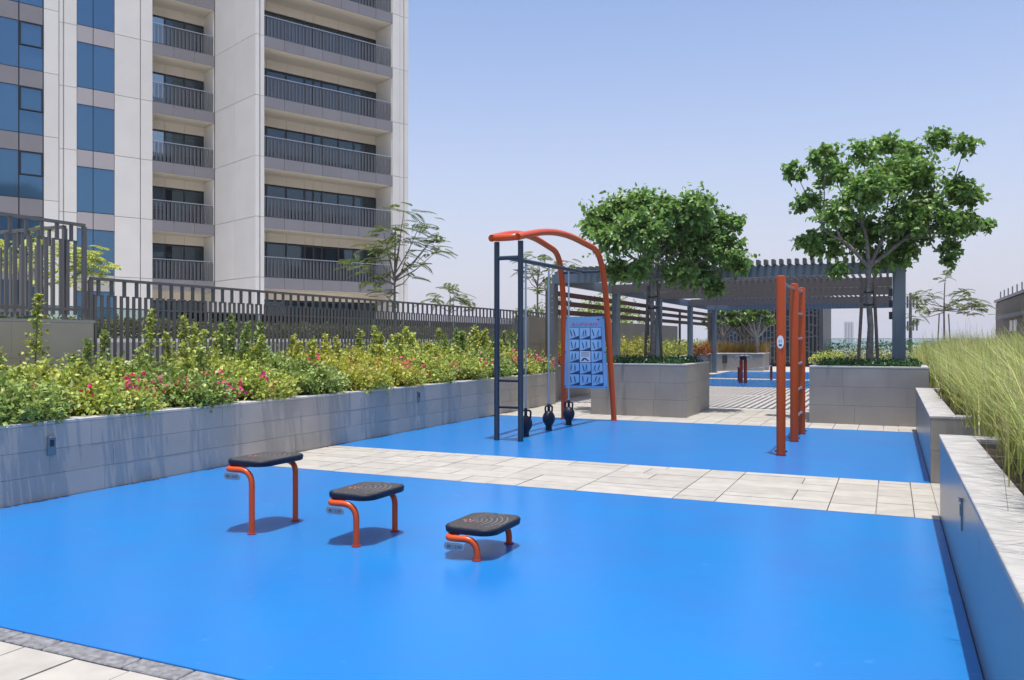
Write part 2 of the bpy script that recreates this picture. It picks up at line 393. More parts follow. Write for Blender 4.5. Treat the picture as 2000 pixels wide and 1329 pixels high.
# ------------------------------------------------------------------ step platforms
STEP_LBL = ('tallest black step platform on red tube legs, nearest the left planter wall',
            'middle height black step platform between the tallest and the lowest one',
            'lowest black step platform, its red tube bending close to the blue floor')
def step_platform(loc, h, label, code):
    t = thing('step_platform', label, 'step platform', loc, 0, 'three black step platforms'); zt = h-.075
    pts = [(.0,-.05,0),(.0,-.05,zt),(-.235,-.10,zt+.002),(-.245,.52,zt+.004),(.0,.50,zt),(.0,.50,0)]
    part('tube_frame', MB().tube(fillet(pts, [min(.12,zt*.7),.075,.08,min(.1,zt*.7)], 8), .0245, 14), 'orange', t, True)
    for yy in (-.05, .50):
        part('base_ring', MB().lathe([(.028,0),(.038,0),(.038,.006),(.028,.008)], (0,yy,.002)), 'red_dark', t, True)
    c = (-.085, .225); rings = []
    for z, k in ((-.046,.965),(-.04,.985),(-.013,1.0),(-.006,.995),(0,.975)):
        rings.append([(c[0]+x*k, c[1]+y*k, h+z) for x, y in rrect(.215,.30,.12,7)])
    p = part('plate', MB().loft(rings), 'black_rubber', t, True)
    top = part('tread', MB().loft([[(c[0]+x*k, c[1]+y*k, h+z) for x, y in rrect(.215,.30,.12,7)] for z, k in ((.0,.925),(.004,.91))]), 'plate_top', p)
    wave = MB(); lc = (c[0]-.10, c[1]-.05)
    for i, rr in enumerate((.075,.115,.155,.20,.245,.29,.335)):
        for seg in ((-.55,1.0),(1.25,1.9)) if i % 2 else ((-.2,.7),(.9,1.75)):
            arc = []
            for k in range(9):
                a = seg[0]+(seg[1]-seg[0])*k/8; x, y = lc[0]+rr*cos(a)*.85, lc[1]+rr*sin(a)
                if abs(x-c[0]) < .185 and abs(y-c[1]) < .265: arc.append((x, y, a))
            if len(arc) > 2:
                vs = [];
                for x, y, a in arc: vs += [(x-.005*cos(a), y-.005*sin(a), h+.0052), (x+.005*cos(a), y+.005*sin(a), h+.0052)]
                wave.add(vs, [(2*k,2*k+1,2*k+3,2*k+2) for k in range(len(arc)-1)])
    part('wave_pattern', wave, 'wave_grey', p)
    lg = MB()
    for k in range(5):
        a = k*1.26; lg.add([(lc[0]+.012*cos(a), lc[1]+.012*sin(a), h+.0055), (lc[0]+.045*cos(a+.35), lc[1]+.045*sin(a+.35), h+.0055), (lc[0]+.05*cos(a+.8), lc[1]+.05*sin(a+.8), h+.0055)], [(0,1,2)])
    part('logo_mark', lg, 'logo_pink', p)
    tg = part('height_tag', MB().add(*tagmesh(.085,.028,.006)), 'tag_grey', t, loc=(-.155,-.112,zt-.050))
    text(code, .034, 'tag_text', 'dark_frame', tg, (0,-.0045,-.012))
    return t
def tagmesh(hx, hz, d):
    o = rrect(hx, hz, hz*.95, 5); n = len(o)
    return ([(x,-d/2,z) for x,z in o]+[(x,d/2,z) for x,z in o], [tuple(range(n)), tuple(range(2*n-1,n-1,-1))]+[(i,n+i,n+(i+1)%n,(i+1)%n) for i in range(n)])
def text(s, size, name, m, parent, loc, align='CENTER', depth=.0005, rot=(pi/2,0,0)):
    cu = bpy.data.curves.new(name, 'FONT'); cu.body = s; cu.size = size; cu.extrude = depth; cu.align_x = align; cu.resolution_u = 2
    o = bpy.data.objects.new(name, cu); COL.objects.link(o); bpy.context.view_layer.update()
    me = bpy.data.meshes.new_from_object(o.evaluated_get(bpy.context.evaluated_depsgraph_get()))
    bpy.data.objects.remove(o); bpy.data.curves.remove(cu); me.materials.clear()
    return link(name, me, m, parent, loc=loc, rot=rot)
for (x, y), h, lb in zip(((-4.79,5.38),(-3.77,5.40),(-2.73,5.42)), (.60,.40,.225), STEP_LBL):
    step_platform((x, y, .002), h, lb, '40 | 21M')

# ------------------------------------------------------------------ exercise rig
rig = thing('exercise_rig', 'orange and navy outdoor exercise rig with three hanging kettlebells and a blue instruction board', 'exercise rig', (-5.5, 11.95, .002))
arch = [(.50,3.86,0),(.42,3.62,2.4),(.40,3.30,3.30),(.30,1.3,3.50),(.235,0,3.245),(.225,-.19,3.20),(-.225,-.19,3.20),(-.235,0,3.245),(-.32,1.3,3.50),(-.44,3.30,3.30),(-.46,3.58,2.4),(-.52,3.75,0)]
part('arch_tube', MB().tube(fillet(arch, [.3,.42,.9,.2,.19,.19,.2,.9,.42,.3], 8), .056, 16), 'orange', rig, True)
for x in (-.225,.19):
    part('upright', MB().tube([(x,0,0),(x,0,3.16)], .044, 16), 'navy', rig, True)
    part('cap_bolt', MB().lathe([(.028,0),(.034,.004),(.03,.012),(.012,.016)], (x,0,3.27), 12), 'dark_frame', rig, True)
for z in (.53,.95): part('rung', MB().tube([(-.19,0,z),(.15,0,z)], .019, 10), 'black_rubber', rig, True)
part('crossbar', MB().tube([(-.2,0,2.90),(.17,0,2.90)], .034, 12), 'navy', rig, True)
part('crossbar', MB().tube([(-.44,3.42,2.93),(.40,3.42,2.93)], .03, 12), 'navy', rig, True)
part('beam', MB().tube([(-.02,0,2.90),(-.02,3.42,2.93)], .036, 12), 'navy', rig, True)
for x, y in ((.50,3.86),(-.52,3.75)): part('base_ring', MB().lathe([(.055,0),(.075,0),(.075,.008),(.058,.012)], (x,y,0)), 'red_dark', rig, True)
for i, y in enumerate((.68,1.70,2.70)):
    part('hanging_rod', MB().tube([(-.02,y,.42),(-.02,y,2.9)], .0165, 10), 'steel_blue', rig, True)
    kb = part('kettlebell', MB().lathe([(.05,0),(.058,.01),(.055,.075),(.07,.10),(.10,.15),(.112,.20),(.108,.25),(.085,.30),(.05,.33),(.03,.345)], (-.02,y,0), 20), 'black_rubber', rig, True)
    a = (.35, 1.15, -.15)[i]; dx, dy = cos(a), sin(a)
    hp = [(-.075*dx,-.075*dy,.29),(-.088*dx,-.088*dy,.43),(.088*dx,.088*dy,.43),(.075*dx,.075*dy,.29)]
    part('handle', MB().tube([(-.02+p.x, y+p.y, p.z) for p in fillet(hp, .045, 6)], .0165, 10), 'black_rubber', kb, True)
    part('rod_clamp', MB().lathe([(.022,.345),(.026,.35),(.026,.46),(.02,.47)], (-.02,y,0), 12), 'black_rubber', kb, True)
# instruction board between the orange legs
bd = part('instruction_board', MB().add([(-.40,-.012,2.06),(.40,-.012,2.06),(.455,.05,.64),(-.45,.05,.64),(-.40,.0,2.06),(.40,.0,2.06),(.455,.062,.64),(-.45,.062,.64)],
          [(0,3,2,1),(4,5,6,7),(0,1,5,4),(1,2,6,5),(2,3,7,6),(3,0,4,7)]), 'sign_blue', rig, loc=(-.02,3.60,0))
tilt = math.atan2(.062, 1.42)
def on_board(x, z, d=.004):  # a point on the board's front, x across, z up from the ground
    return (x, -.012+(2.06-z)*.0437-d, z)
text('KOMPAN', .125, 'board_title', 'sign_red', bd, (-.0,on_board(0,1.9)[1],1.875), rot=(pi/2-tilt,0,0))
star = MB()
for k in range(4):
    a = k*pi/2+.2; cx, cz = .285, 2.0
    star.add([on_board(cx+.012*cos(a-.9), cz+.012*sin(a-.9), .005), on_board(cx+.05*cos(a), cz+.05*sin(a), .005), on_board(cx+.012*cos(a+.9), cz+.012*sin(a+.9), .005), on_board(cx,cz,.005)], [(0,1,2,3)])
part('board_logo', star, 'sign_red', bd)
part('board_grid', MB().add([on_board(-.345,1.845,.002),on_board(.345,1.845,.002),on_board(.375,.69,.002),on_board(-.375,.69,.002)], [(0,3,2,1)]), 'sign_navy', bd)
rr = random.Random(4)
def cellpt(u, v, d):   # u,v in 0..1 on the grid
    z = 1.845-(1.845-.69)*v; hw = .345+(.03)*v; return on_board(-hw+2*hw*u, z, d)
for r in range(5):
    for c in range(3):
        u0, u1 = (c+.035)/3, (c+.965)/3; v0, v1 = (r+.03)/5, (r+.97)/5
        mid = (r == 2 and c == 1)
        cell = part('exercise_cell', MB().add([cellpt(u0,v0,.0035),cellpt(u1,v0,.0035),cellpt(u1,v1,.0035),cellpt(u0,v1,.0035)], [(0,3,2,1)]), 'sign_white' if mid else 'sign_panel', bd)
        f = MB(); du, dv = u1-u0, v1-v0
        def blob(pts): f.add([cellpt(u0+du*a, v0+dv*b, .005) for a, b in pts], [tuple(range(len(pts)-1,-1,-1))])
        if mid:
            for k in range(4): blob([(.1,.1+.11*k),(.9,.1+.11*k),(.9,.14+.11*k),(.1,.14+.11*k)])
            blob([(.1,.9),(.3,.62),(.55,.6),(.9,.9),(.7,.9),(.45,.72),(.3,.9)])
        else:
            blob([(.15,1.0),(.4,.93),(.75,.8),(1.0,.72),(1.0,1.0)])
            for q in range(2):   # two small figures
                x0 = .3+.32*q+rr.uniform(-.05,.05); l = rr.uniform(-.12,.12); y0 = rr.uniform(.2,.3)
                blob([(x0-.03+l,y0),(x0+.03+l,y0),(x0+.04+l,y0-.08),(x0-.04+l,y0-.08)])
                blob([(x0-.05+l,y0+.02),(x0+.05+l,y0+.02),(x0+.05,y0+.3),(x0-.05,y0+.3)])
                blob([(x0-.05,y0+.3),(x0+.0,y0+.3),(x0-.06-l,y0+.55),(x0-.1-l,y0+.55)])
                blob([(x0+.0,y0+.3),(x0+.05,y0+.3),(x0+.1,y0+.55),(x0+.06,y0+.55)])
        part('figure_print', f, 'sign_navy', bd)
for x, z in ((-.385,2.03),(.385,2.03),(-.415,1.36),(.415,1.36),(-.435,.67),(.43,.67)):
    p = on_board(x, z, .0); part('board_bolt', MB().tube([p, (p[0],p[1]-.012,p[2])], .014, 10), 'sign_navy', bd)

# ------------------------------------------------------------------ red pull-up and ladder station
pu = thing('pull_up_station', 'three tall red posts with silver ladder rungs and a high bar on the blue floor', 'exercise station', (-1.39, 12.0, .002))
PY = (0, 1.72, 2.88)
for i, y in enumerate(PY):
    po = part('post', MB().lathe([(.062,0),(.062,2.46),(.058,2.48),(.03,2.49)], (0,y,0), 20), 'red_post', pu, True)
    part('ground_collar', MB().lathe([(.063,0),(.068,0),(.067,.03),(.063,.032)], (0,y,0), 20), 'red_dark', po, True)
    for s in (-1,1): part('collar_bolt', MB().tube([(s*.06,y,.06),(s*.085,y,.06)], .012, 8), 'dark_frame', po, True)
    if i == 0:
        tg = part('badge', MB().add(*tagmesh(.045,.045,.004)).xf(Matrix.Scale(2.0,4,(0,0,1))), 'sign_white', po, loc=(.0,y-.064,1.57))
        part('badge_print', MB().box(-.02,.02,-.0035,-.0028,-.055,-.03), 'sign_navy', tg)
        text('01', .05, 'badge_print', 'sign_navy', tg, (0,-.0032,-.005))
for z in (.37,.79,1.21,1.62,2.03,2.42):
    part('rung', MB().tube([(0,PY[1],z),(0,PY[2],z)], .0185, 12), 'steel_blue', pu, True)
    for y in PY[2:]: part('rung_clamp', MB().tube([(0,y-.10,z),(0,y+.075,z)], .026, 12), 'steel_blue', pu, True)
part('pull_up_bar', MB().tube([(0,PY[0],2.40),(0,PY[1],2.40)], .0185, 12), 'steel_blue', pu, True)

# ------------------------------------------------------------------ far hand-cycle under the pergola
hc = thing('exercise_machine', 'small dark red exercise machine with silver handles standing under the pergola', 'exercise machine', (-5.0, 31.6, .005))
for x in (-.09,.09): part('main_post', MB().tube([(x*.8,.05*x*10,0),(x*.8,.05*x*10,.86)], .06, 14), 'red_dark', hc, True)
part('crank', MB().tube(fillet([(-.3,0,.82),(-.3,0,.98),(.0,0,1.02),(.28,.1,1.0),(.28,.1,.9)], .08), .02, 10), 'rail_light', hc, True)
part('drum', MB().lathe([(.1,.86),(.13,.88),(.13,.97),(.06,1.02)], (0,0,0), 14), 'black_rubber', hc, True)
for x, y in ((-.42,1.6),(.62,3.0)):
    part('seat_post', MB().tube([(x,y,0),(x,y,.55)], .05, 12), 'red_dark', hc, True)
    part('grab_rail', MB().tube(fillet([(x*.15,.1,.5),(x*.6,y*.5,.52),(x,y,.56)], .2), .022, 8), 'rail_light', hc, True)

# ------------------------------------------------------------------ apartment tower
TB = radians(65.04)
tw = thing('apartment_tower', 'tall cream apartment tower with stacked balconies and blue glazing behind the fence', 'building', (-26.998, 43.736, 0), TB)
J0, DJ = 11.55, 3.275; D1 = 5.0; UR0, UR1 = -9.75, -10.04
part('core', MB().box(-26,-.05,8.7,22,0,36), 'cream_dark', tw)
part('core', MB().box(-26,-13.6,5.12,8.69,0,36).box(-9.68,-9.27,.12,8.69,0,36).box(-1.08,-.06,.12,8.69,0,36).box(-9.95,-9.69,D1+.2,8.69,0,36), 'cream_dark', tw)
part('roof', MB().box(-26.1,.05,8,22.1,36,36.6), 'cream', tw)
def tbox(name, u0, u1, y0, y1, z0, z1, m, parent=None, **k): return boxpart(name, u1-u0, y1-y0, z1-z0, m, parent or tw, (u0,y0,z0), **k)
def pane_frame(par, u0, u1, y, z0, z1, w=.06):
    part('window_frame', MB().box(u0,u0+w,y-.05,y+.05,z0,z1).box(u1-w,u1,y-.05,y+.05,z0,z1).box(u0+w,u1-w,y-.049,y+.049,z1-w,z1).box(u0+w,u1-w,y-.049,y+.049,z0,z0+w), 'dark_frame', par)
curt = random.Random(9)
for k in range(-3, 8):
    J = J0+DJ*k; g = .012; low = k == -3
    z0, z1 = J+g, J+DJ-g
    # front piers and the far right pier
    for a, b in ((-9.75,-9.53),(-9.47,-9.25),(-1.10,-.60),(-.56,-.30),(-.26,.02)):
        tbox('wall_panel', a+.004, b-.004, (0 if (a,b) != (-.56,-.30) else .05), .12, z0, z1, 'cream')
    tbox('wall_panel', -.02, .02, .13, 8, z0, z1, 'cream')
    # return wall facing left, slightly splayed
    for q in range(2):
        ya, yb = .0+q*2.5+.008, 2.5+q*2.5-.008
        if q == 1: yb = D1
        ua, ub = UR0+(UR1-UR0)*ya/D1, UR0+(UR1-UR0)*yb/D1
        part('wall_panel', MB().prism([(ua,ya),(ua+.1,ya),(ub+.1,yb),(ub,yb)], z0, z1), 'cream', tw)
    # left wall: cream panels beside the window strip
    for a, b, dy in ((-15.49,-14.19,0),(-14.15,-13.53,0),(-18.16,-17.98,.04),(-17.94,-17.34,0)):
        tbox('wall_panel', a+.006, b-.006, D1+dy, D1+.12, z0, z1, 'cream')
    tbox('wall_panel', -18.87, -18.2, D1, D1+.12, J+.5+g, J+.5+DJ-g, 'cream')
    # blue window strip with pale spandrels
    for a, b in ((-17.32,-16.57),(-16.53,-15.51)):
        tbox('blue_pane', a, b, D1+.03, D1+.06, J+.1, J+2.43, 'blue_glass')
        tbox('spandrel', a, b, D1+.012, D1+.06, J+2.47, J+DJ+.06, 'spandrel' if not low else 'cream_dark')
    part('window_frame', MB().box(-17.33,-15.50,D1+.065,D1+.11,J,J+DJ), 'dark_frame', tw)
    # left glazed bay
    B = J+.5
    tbox('blue_pane', -26, -20.02, D1+.03, D1+.06, B+.04, B+2.36, 'blue_glass')
    tbox('blue_pane', -19.96, -18.93, D1+.03, D1+.06, B+.04, B+1.16, 'blue_glass')
    p = tbox('blue_pane', -19.9, -18.99, D1+.0, D1+.03, B+1.24, B+2.3, 'blue_glass')
    part('window_frame', MB().box(-.07,0,-.03,.05,-.05,1.11).box(.91,.98,-.03,.05,-.05,1.11).box(0,.91,-.029,.049,1.06,1.11).box(0,.91,-.029,.049,-.05,0), 'dark_frame', p)
    for a, b in ((-26,-20.02),(-19.96,-18.93)): tbox('spandrel', a, b, D1+.012, D1+.06, B+2.40, B+DJ-.0, 'taupe', )
    part('window_frame', MB().box(-26,-18.88,D1+.065,D1+.11,B,B+DJ), 'dark_frame', tw)
    # balconies
    for (u0, u1, yf, dep, cuts, nfas) in ((-13.53,-10.06,D1,1.6,(-13.5,-12.35,-11.25,-10.1),3), (-9.25,-1.10,0,1.86,(-9.2,-8.3,-7.1,-5.95,-5.4,-4.85,-3.75,-2.7,-1.15),7)):
        yb = yf+dep
        slab = tbox('balcony_slab', u0+.01, u1-.01, yf+.06, yb+.15, J-.60, J-.12, 'soffit')
        n = nfas
        for q in range(n):
            a = u0+(u1-u0)*q/n; b = u0+(u1-u0)*(q+1)/n
            tbox('fascia_panel', a+.012, b-.012, yf+.01, yf+.055, J-.61, J, 'taupe')
        tbox('side_wall', u1-.05, u1-.005, yf+.06, yb, J-.1, J+DJ-.62, 'cream')
        # back wall: lintel and panes
        for q in range(len(cuts)-1):
            a, b = cuts[q], cuts[q+1]
            tbox('lintel_panel', a+.008, b-.008, yb, yb+.08, J+2.17, J+DJ-.6, 'soffit')
            w = tbox('window', a+.03, b-.03, yb+.035, yb+.05, J-.08, J+2.12, 'sky_glass' if (n == 3 and q == 0) else 'window_glass')
            fw = .05
            part('window_frame', MB().box(-.03,.02,-.03,.05,0,2.2).box(b-a-.08,b-a-.03,-.03,.05,0,2.2).box(.02,b-a-.08,-.028,.048,2.14,2.2), 'dark_frame', w)
            if curt.random() < .4 and n == 7:
                cw = (b-a)*curt.uniform(.25,.6); c0 = curt.choice((.05, b-a-cw-.1)); cm = MB(); m_ = 10
                pts = [(c0+cw*i/m_, .25+.04*(i % 2)) for i in range(m_+1)]
                cm.add([(x,y,0) for x,y in pts]+[(x,y,2.15) for x,y in pts], [(i,i+1,m_+2+i,m_+1+i) for i in range(m_)])
                part('curtain', cm, 'curtain', w)
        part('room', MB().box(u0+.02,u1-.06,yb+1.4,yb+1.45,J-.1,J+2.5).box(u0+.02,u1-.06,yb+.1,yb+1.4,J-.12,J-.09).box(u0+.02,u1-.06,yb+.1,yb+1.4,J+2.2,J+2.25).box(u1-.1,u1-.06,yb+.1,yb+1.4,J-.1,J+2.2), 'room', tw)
        # railing
        if not low:
            rl = part('balcony_rail', MB().box(u0+.02,u1-.06,yf+.045,yf+.095,J+1.11,J+1.15), 'rail_light', tw)
            bm = MB(); x = u0+.08; i = 0
            while x < u1-.1:
                bm.box(x,x+.022,yf+.055,yf+.085,J+.03,J+1.11)
                if i % 2: bm.box(x+.022,x+.075,yf+.068,yf+.074,J+.06,J+1.03)
                x += .105; i += 1
            part('baluster', bm, 'rail_grey', rl, kind='stuff')
            part('bottom_rail', MB().box(u0+.02,u1-.06,yf+.05,yf+.09,J+.0,J+.03), 'rail_grey', rl)

# ------------------------------------------------------------------ fences at the back of the left bed
def fence_run(root, L, zb, zt, mt='fence_grey', pitch=.222, stub=.25, axis='y', w=.040, d=.022):
    """forked bars hung from a top rail: a short stub under the rail carries two long bars"""
    sx = (lambda a, b, c, e: (c, e, a, b)) if axis == 'y' else (lambda a, b, c, e: (a, b, c, e))
    part('top_rail', MB().box(*sx(0, L, -.03, .03), zt-.04, zt), mt, root)
    bar = MB().box(*sx(0, w, -d/2, d/2), 0, zt-stub-zb).mesh('bar'); st = MB().box(*sx(0, w+.004, -d/2-.003, d/2+.003), 0, stub+.0).mesh('stub')
    lk = MB().box(*sx(0, pitch/2+w, -d/2+.004, d/2-.004), 0, .012).mesh('link')
    a = .06
    while a < L-.2:
        loc = (lambda t, z: (0,t,z)) if axis == 'y' else (lambda t, z: (t,0,z))
        link('bar', bar, mt, root, loc=loc(a, zb)); link('bar', bar, mt, root, loc=loc(a+pitch/2, zb))
        link('stub', st, mt, root, loc=loc(a+pitch/4-.006, zt-.04-stub+.02)); a += pitch
    for p in (0, L): part('end_post', MB().box(*sx(p-.025, p+.025, -.026, .026), zb-.1, zt-.041), mt, root)
    part('bottom_rail', MB().box(*sx(0, L, -.012, .012), zb+.06, zb+.1), mt, root)
lf = thing('bar_fence', 'long dark grey metal bar fence behind the bougainvillea bed, below the tower', 'fence', (-10.4, 8.28, 0))
fence_run(lf, 17.2, .62, 2.50, w=.044, d=.024)
rf = thing('bar_fence', 'taller dark grey bar fence raised on the terrace wall at the far left', 'fence', (-10.45, 3.0, 0))
fence_run(rf, 5.22, 1.95, 3.25)
sf = thing('bar_fence', 'dark bar fence returning from the corner of the raised terrace, seen behind the taller fence', 'fence', (-14.5, 7.95, 0))
fence_run(sf, 4.0, 1.95, 3.20, axis='x')
tr = thing('terrace_wall', 'raised terrace wall of brownish grey panels at the far left behind the shrubs', 'wall', (-10.35, 2.5, 0))
part('core', MB().box(-6,-.04,-.5,5.8,0,1.84), 'joint', tr)
rg = random.Random(8)
clad(tr, 'terrace_wall', 'x', -.5, 5.8, 0, (0,.68,1.36,1.84), -.035, rg, lens=(1.35,))
part('coping_stone', MB().box(-6,-.006,-.5,5.83,1.842,1.88), 'terrace_coping', tr)
pw = thing('stone_wall', 'pale lilac grey stone wall with white coping seen through the bar fence', 'wall', (-14, 8.4, 0))
part('core', MB().box(-.4,-.031,0,32,0,1.55), 'joint', pw)
clad(pw, 'pale_stone', 'x', 0, 32, 0, (0,.4,.8,1.18,1.55), -.03, rg, lens=(.6,.9,.6))
part('coping_stone', MB().box(-.45,-.001,0,32,1.552,1.63), 'white_coping', pw)
gb = thing('glass_balustrade', 'clear glass balustrade behind the hedge at the foot of the tower', 'balustrade', (-15.6, 8.4, 0))
for i in range(17):
    part('glass_pane', MB().box(-.008,.008,i*1.85+.02,i*1.85+1.83,1.2,2.28), 'clear_glass', gb)
part('top_rail', MB().box(-.02,.02,0,31.5,2.281,2.31), 'rail_grey', gb)

# ------------------------------------------------------------------ pergola, timber rails and retaining wall
pg = thing('pergola', 'large dark grey slatted pergola casting striped shadows on the paving', 'pergola', (0, 0, 0))
XL, XR = -7.9, .12; YS = (19.8, 25.2, 30.5, 35.8, 41.2); YB = (19.8, 24.6, 29.0, 35.2, 41.2)
for i, y in enumerate(YS):
    part('beam', MB().box(XL+.08,XR-.1,YB[i]-.06,YB[i]+.06,3.05,3.30), 'pergola' if i in (0,4) else 'pergola_slat', pg)
    for x in (XL, XR):
        if x == XL:
            o = part('column', MB().box(x-.09,x+.09,y-.16,y+.16,0,3.04), 'steel_column' if i == 0 else 'pergola', pg)
            part('base_plate', MB().box(-.02+x-.12,x+.14,y-.2,y+.2,.0,.015), 'pergola', o)
            if i == 0:
                for z in (2.3,2.42,2.6,2.72):
                    for s in (-.05,.05): part('bolt', MB().tube([(x+s,y-.16,z),(x+s,y-.175,z)], .014, 8), 'rail_light', o)
        elif i == 0:
            o = part('column', MB().box(x-.10,x+.16,y-.13,y+.13,0,3.36), 'pergola', pg)
            cl = MB()
            for z in (2.05,2.3,2.55): cl.box(x-.17,x-.101,y-.09,y+.09,z,z+.16)
            part('cable_box', cl, 'dark_frame', o)
        else: part('column', MB().box(x-.09,x+.09,y-.09,y+.09,0,3.04), 'pergola', pg)
for x in (XL, XR): part('side_beam', MB().box(x-.08,x+.08,19.95,41.3,3.042,3.295), 'pergola', pg)
ends = [(19.58, YB[1]-.42), (YB[1]-.07, YB[2]-.42), (YB[2]-.07, YB[3]-.42), (YB[3]-.07, 41.5)]
for y0, y1 in ends:      # each bay has its own slats, set a little short of the next beam
    sl = MB().box(0,.064,0,y1-y0,0,.045).mesh('slat'); x = XL+.72
    while x < XR-.05:
        o = link('slat', sl, 'pergola_slat', pg, loc=(x,y0,3.302)); x += .168
        if y0 < 19.6: boxpart('slat_end', .066, .34, .13, 'pergola_slat', o, (-.002,-.01,-.0))
for y in (19.92,25.34,30.64,35.94): part('roof_panel', MB().box(XL+.0,XL+.70,y,y+2.9,3.32,3.36), 'pergola', pg)
tf = thing('timber_rail_fence', 'dark brown fence of three horizontal timber boards along the left side of the pergola', 'fence', (-8.35, 20.6, 0))
for z in (2.30,2.55,2.80):
    for q in range(3): boxpart('board', .035, 7.3, .14, 'timber', tf, (0, q*7.35, z))
for y in (.0,5.0,10.1,15.3,21.9): part('post', MB().box(-.08,-.001,y,y+.12,0,2.95), 'dark_wood', tf)
part('end_post', MB().box(-.1,.1,22.06,22.3,0,3.0), 'dark_wood', tf)
rw = thing('retaining_wall', 'plain grey wall under the brown timber boards, left of the pergola', 'wall', (-8.75, 20.2, 0))
rg = random.Random(31)
part('core', MB().box(-.25,-.031,0,16.9,0,2.2), 'joint', rw)
clad(rw, 'planter_stone', 'x', 0, 16.9, 0, (0,.75,1.5,2.22), -.03, rg, lens=(1.5,1.2))
bp = thing('planter_wall', 'low planter wall running behind the pergola columns and bending round the frangipani bed', 'wall', (0, 0, 0))
path = [(-8.12,20.1),(-8.12,42.6),(-7.9,43.7),(-7.2,44.3),(-6.05,44.4),(-6.05,47.0)]
part('core', MB().prism(path+[(-6.35,47.0),(-6.35,44.7),(-7.3,44.6),(-8.2,43.9),(-8.4,42.6),(-8.4,20.1)], 0, .88), 'planter_stone', bp)
part('coping_stone', MB().prism([(x+.02,y-.02) for x, y in path]+[(-6.4,47.0),(-6.4,44.75),(-7.3,44.65),(-8.25,43.9),(-8.42,42.6),(-8.42,20.1)], .881, .92), 'white_coping', bp)
part('soil', MB().prism([(-8.7,20.1),(-8.4,20.1),(-8.4,42.7),(-7.3,44.6),(-6.37,44.75),(-6.37,47),(-13,47),(-13,40),(-8.7,37)], .4, .80), 'soil', bp)

# lattice screen building at the end
ls = thing('lattice_building', 'dark lattice screen building standing beyond the frangipani trees', 'building', (-10.5, 52, 0))
part('back_wall', MB().box(0,6.8,.6,8,0,5.2), 'lattice', ls)
lm = MB(); lr = random.Random(6)
for i in range(30):
    x = .1+i*.22; lm.box(x,x+.05,0,.06,.2,5.1)
    for j in range(16):
        if lr.random() < .65:
            z = .3+j*.3+lr.uniform(-.1,.1); lm.box(x+.05,x+.22,.008,.05,z,z+.05)
part('lattice_screen', lm, 'rail_grey', ls, kind='stuff')
part('corner_post', MB().box(6.62,6.85,-.05,.3,0,5.2), 'lattice', ls)
part('roof', MB().box(-.2,7,-.2,8.2,5.2,5.5), 'lattice', ls)
for i in range(3): part('window', MB().box(.6+2*i,1.8+2*i,.57,.598,1.0,2.4), 'blue_glass', ls)
eg = thing('glass_balustrade', 'glass balustrade with thin rail at the far end beyond the pergola', 'balustrade', (-3.6, 55.5, 0))
for i in range(7): part('glass_pane', MB().box(i*1.6+.02,i*1.6+1.58,-.008,.008,.5,1.66), 'clear_glass', eg)
part('top_rail', MB().box(0,11.2,-.02,.02,1.661,1.70), 'rail_light', eg)

# pavilion on the right, mast, distant tower and shore
pv = thing('pavilion', 'brown timber clad pavilion with a row of roof posts at the right edge', 'building', (5, 25, 0))
part('core', MB().box(.045,8,0,25.3,0,3.55), 'dark_wood', pv)
i = 0; y = 0
while y < 25.2: boxpart('cladding_board', .04, .30, 3.5, 'pavilion_wall', pv, (0, y, .02)); y += .31
part('roof', MB().box(-.08,8.1,-.1,25.4,3.555,3.68), 'rail_grey', pv)
part('canopy_beam', MB().box(-.35,-.045,0,22,2.6,2.75), 'steel_column', pv)
for y in (17.2,18.6): part('window', MB().box(-.02,-.002,y,y+1.0,2.0,2.5), 'sign_white', pv)
for k in range(16): boxpart('roof_post', .05, .05, .42, 'rail_grey', pv, (.1, 1.2+k*1.55, 3.682))
for i, (x, y, w, d, h, lb) in enumerate(((150,-38,24,20,44,'dark stepped high rise across from the tower, mirrored in its lower left windows'),(165,-66,30,22,30,'broad dark block beside the stepped high rise, mirrored in the tower windows'),(190,-4,20,20,62,'slender dark high rise across from the tower, mirrored in the balcony glass'),(210,40,34,24,40,'wide dark block at the end of the skyline mirrored in the tower'))):
    hr = thing('high_rise', lb, 'building', (x, y, -14))
    part('tower_wall', MB().box(0,w,0,d,0,h).box(w*.2,w*.8,d*.2,d*.8,h+.01,h+12), 'lattice', hr)
    for k in range(int(h/4)): boxpart('window_strip', .2, d-1.4, 1.6, 'far_window', hr, (-.21, .7, 1.5+k*4))
mp = thing('light_mast', 'slim grey mast with antenna panels right of the pergola column', 'mast', (1.1, 58.5, 0))
part('pole', MB().tube([(0,0,-.2),(0,0,4.6)], [.13,.08], 10), 'rail_grey', mp)
for k in range(4):
    a = k*pi/2+.4
    boxpart('antenna', .12, .12, .75, 'rail_grey', mp, (.42*cos(a)-.06,.42*sin(a)-.06,3.65)); boxpart('antenna', .1, .1, .6, 'rail_grey', mp, (.4*cos(a)-.05,.4*sin(a)-.05,2.2))
    part('bracket', MB().tube([(0,0,3.9),(.42*cos(a),.42*sin(a),3.9)], .03, 6), 'rail_grey', mp); part('bracket', MB().tube([(0,0,2.5),(.4*cos(a),.4*sin(a),2.5)], .03, 6), 'rail_grey', mp)
dt = thing('distant_tower', 'small hazy pale high rise on the horizon seen through the pergola', 'building', (-62, 1430, -14))
dm = MB().box(-7,7,0,14,0,45)
part('tower_wall', dm, 'far_pale', dt)
for s in (-4.2,0,4.2): part('window_strip', MB().box(s-1.1,s+1.1,-.3,-.02,3,43), 'far_window', dt)
fs = MB(); lr = random.Random(77)
for i in range(60):
    x = -900+i*42+lr.uniform(-12,12); h = lr.uniform(3,9)
    fs.box(x, x+lr.uniform(15,42), 1500+lr.uniform(-60,120), 1700, -14, -14+h)
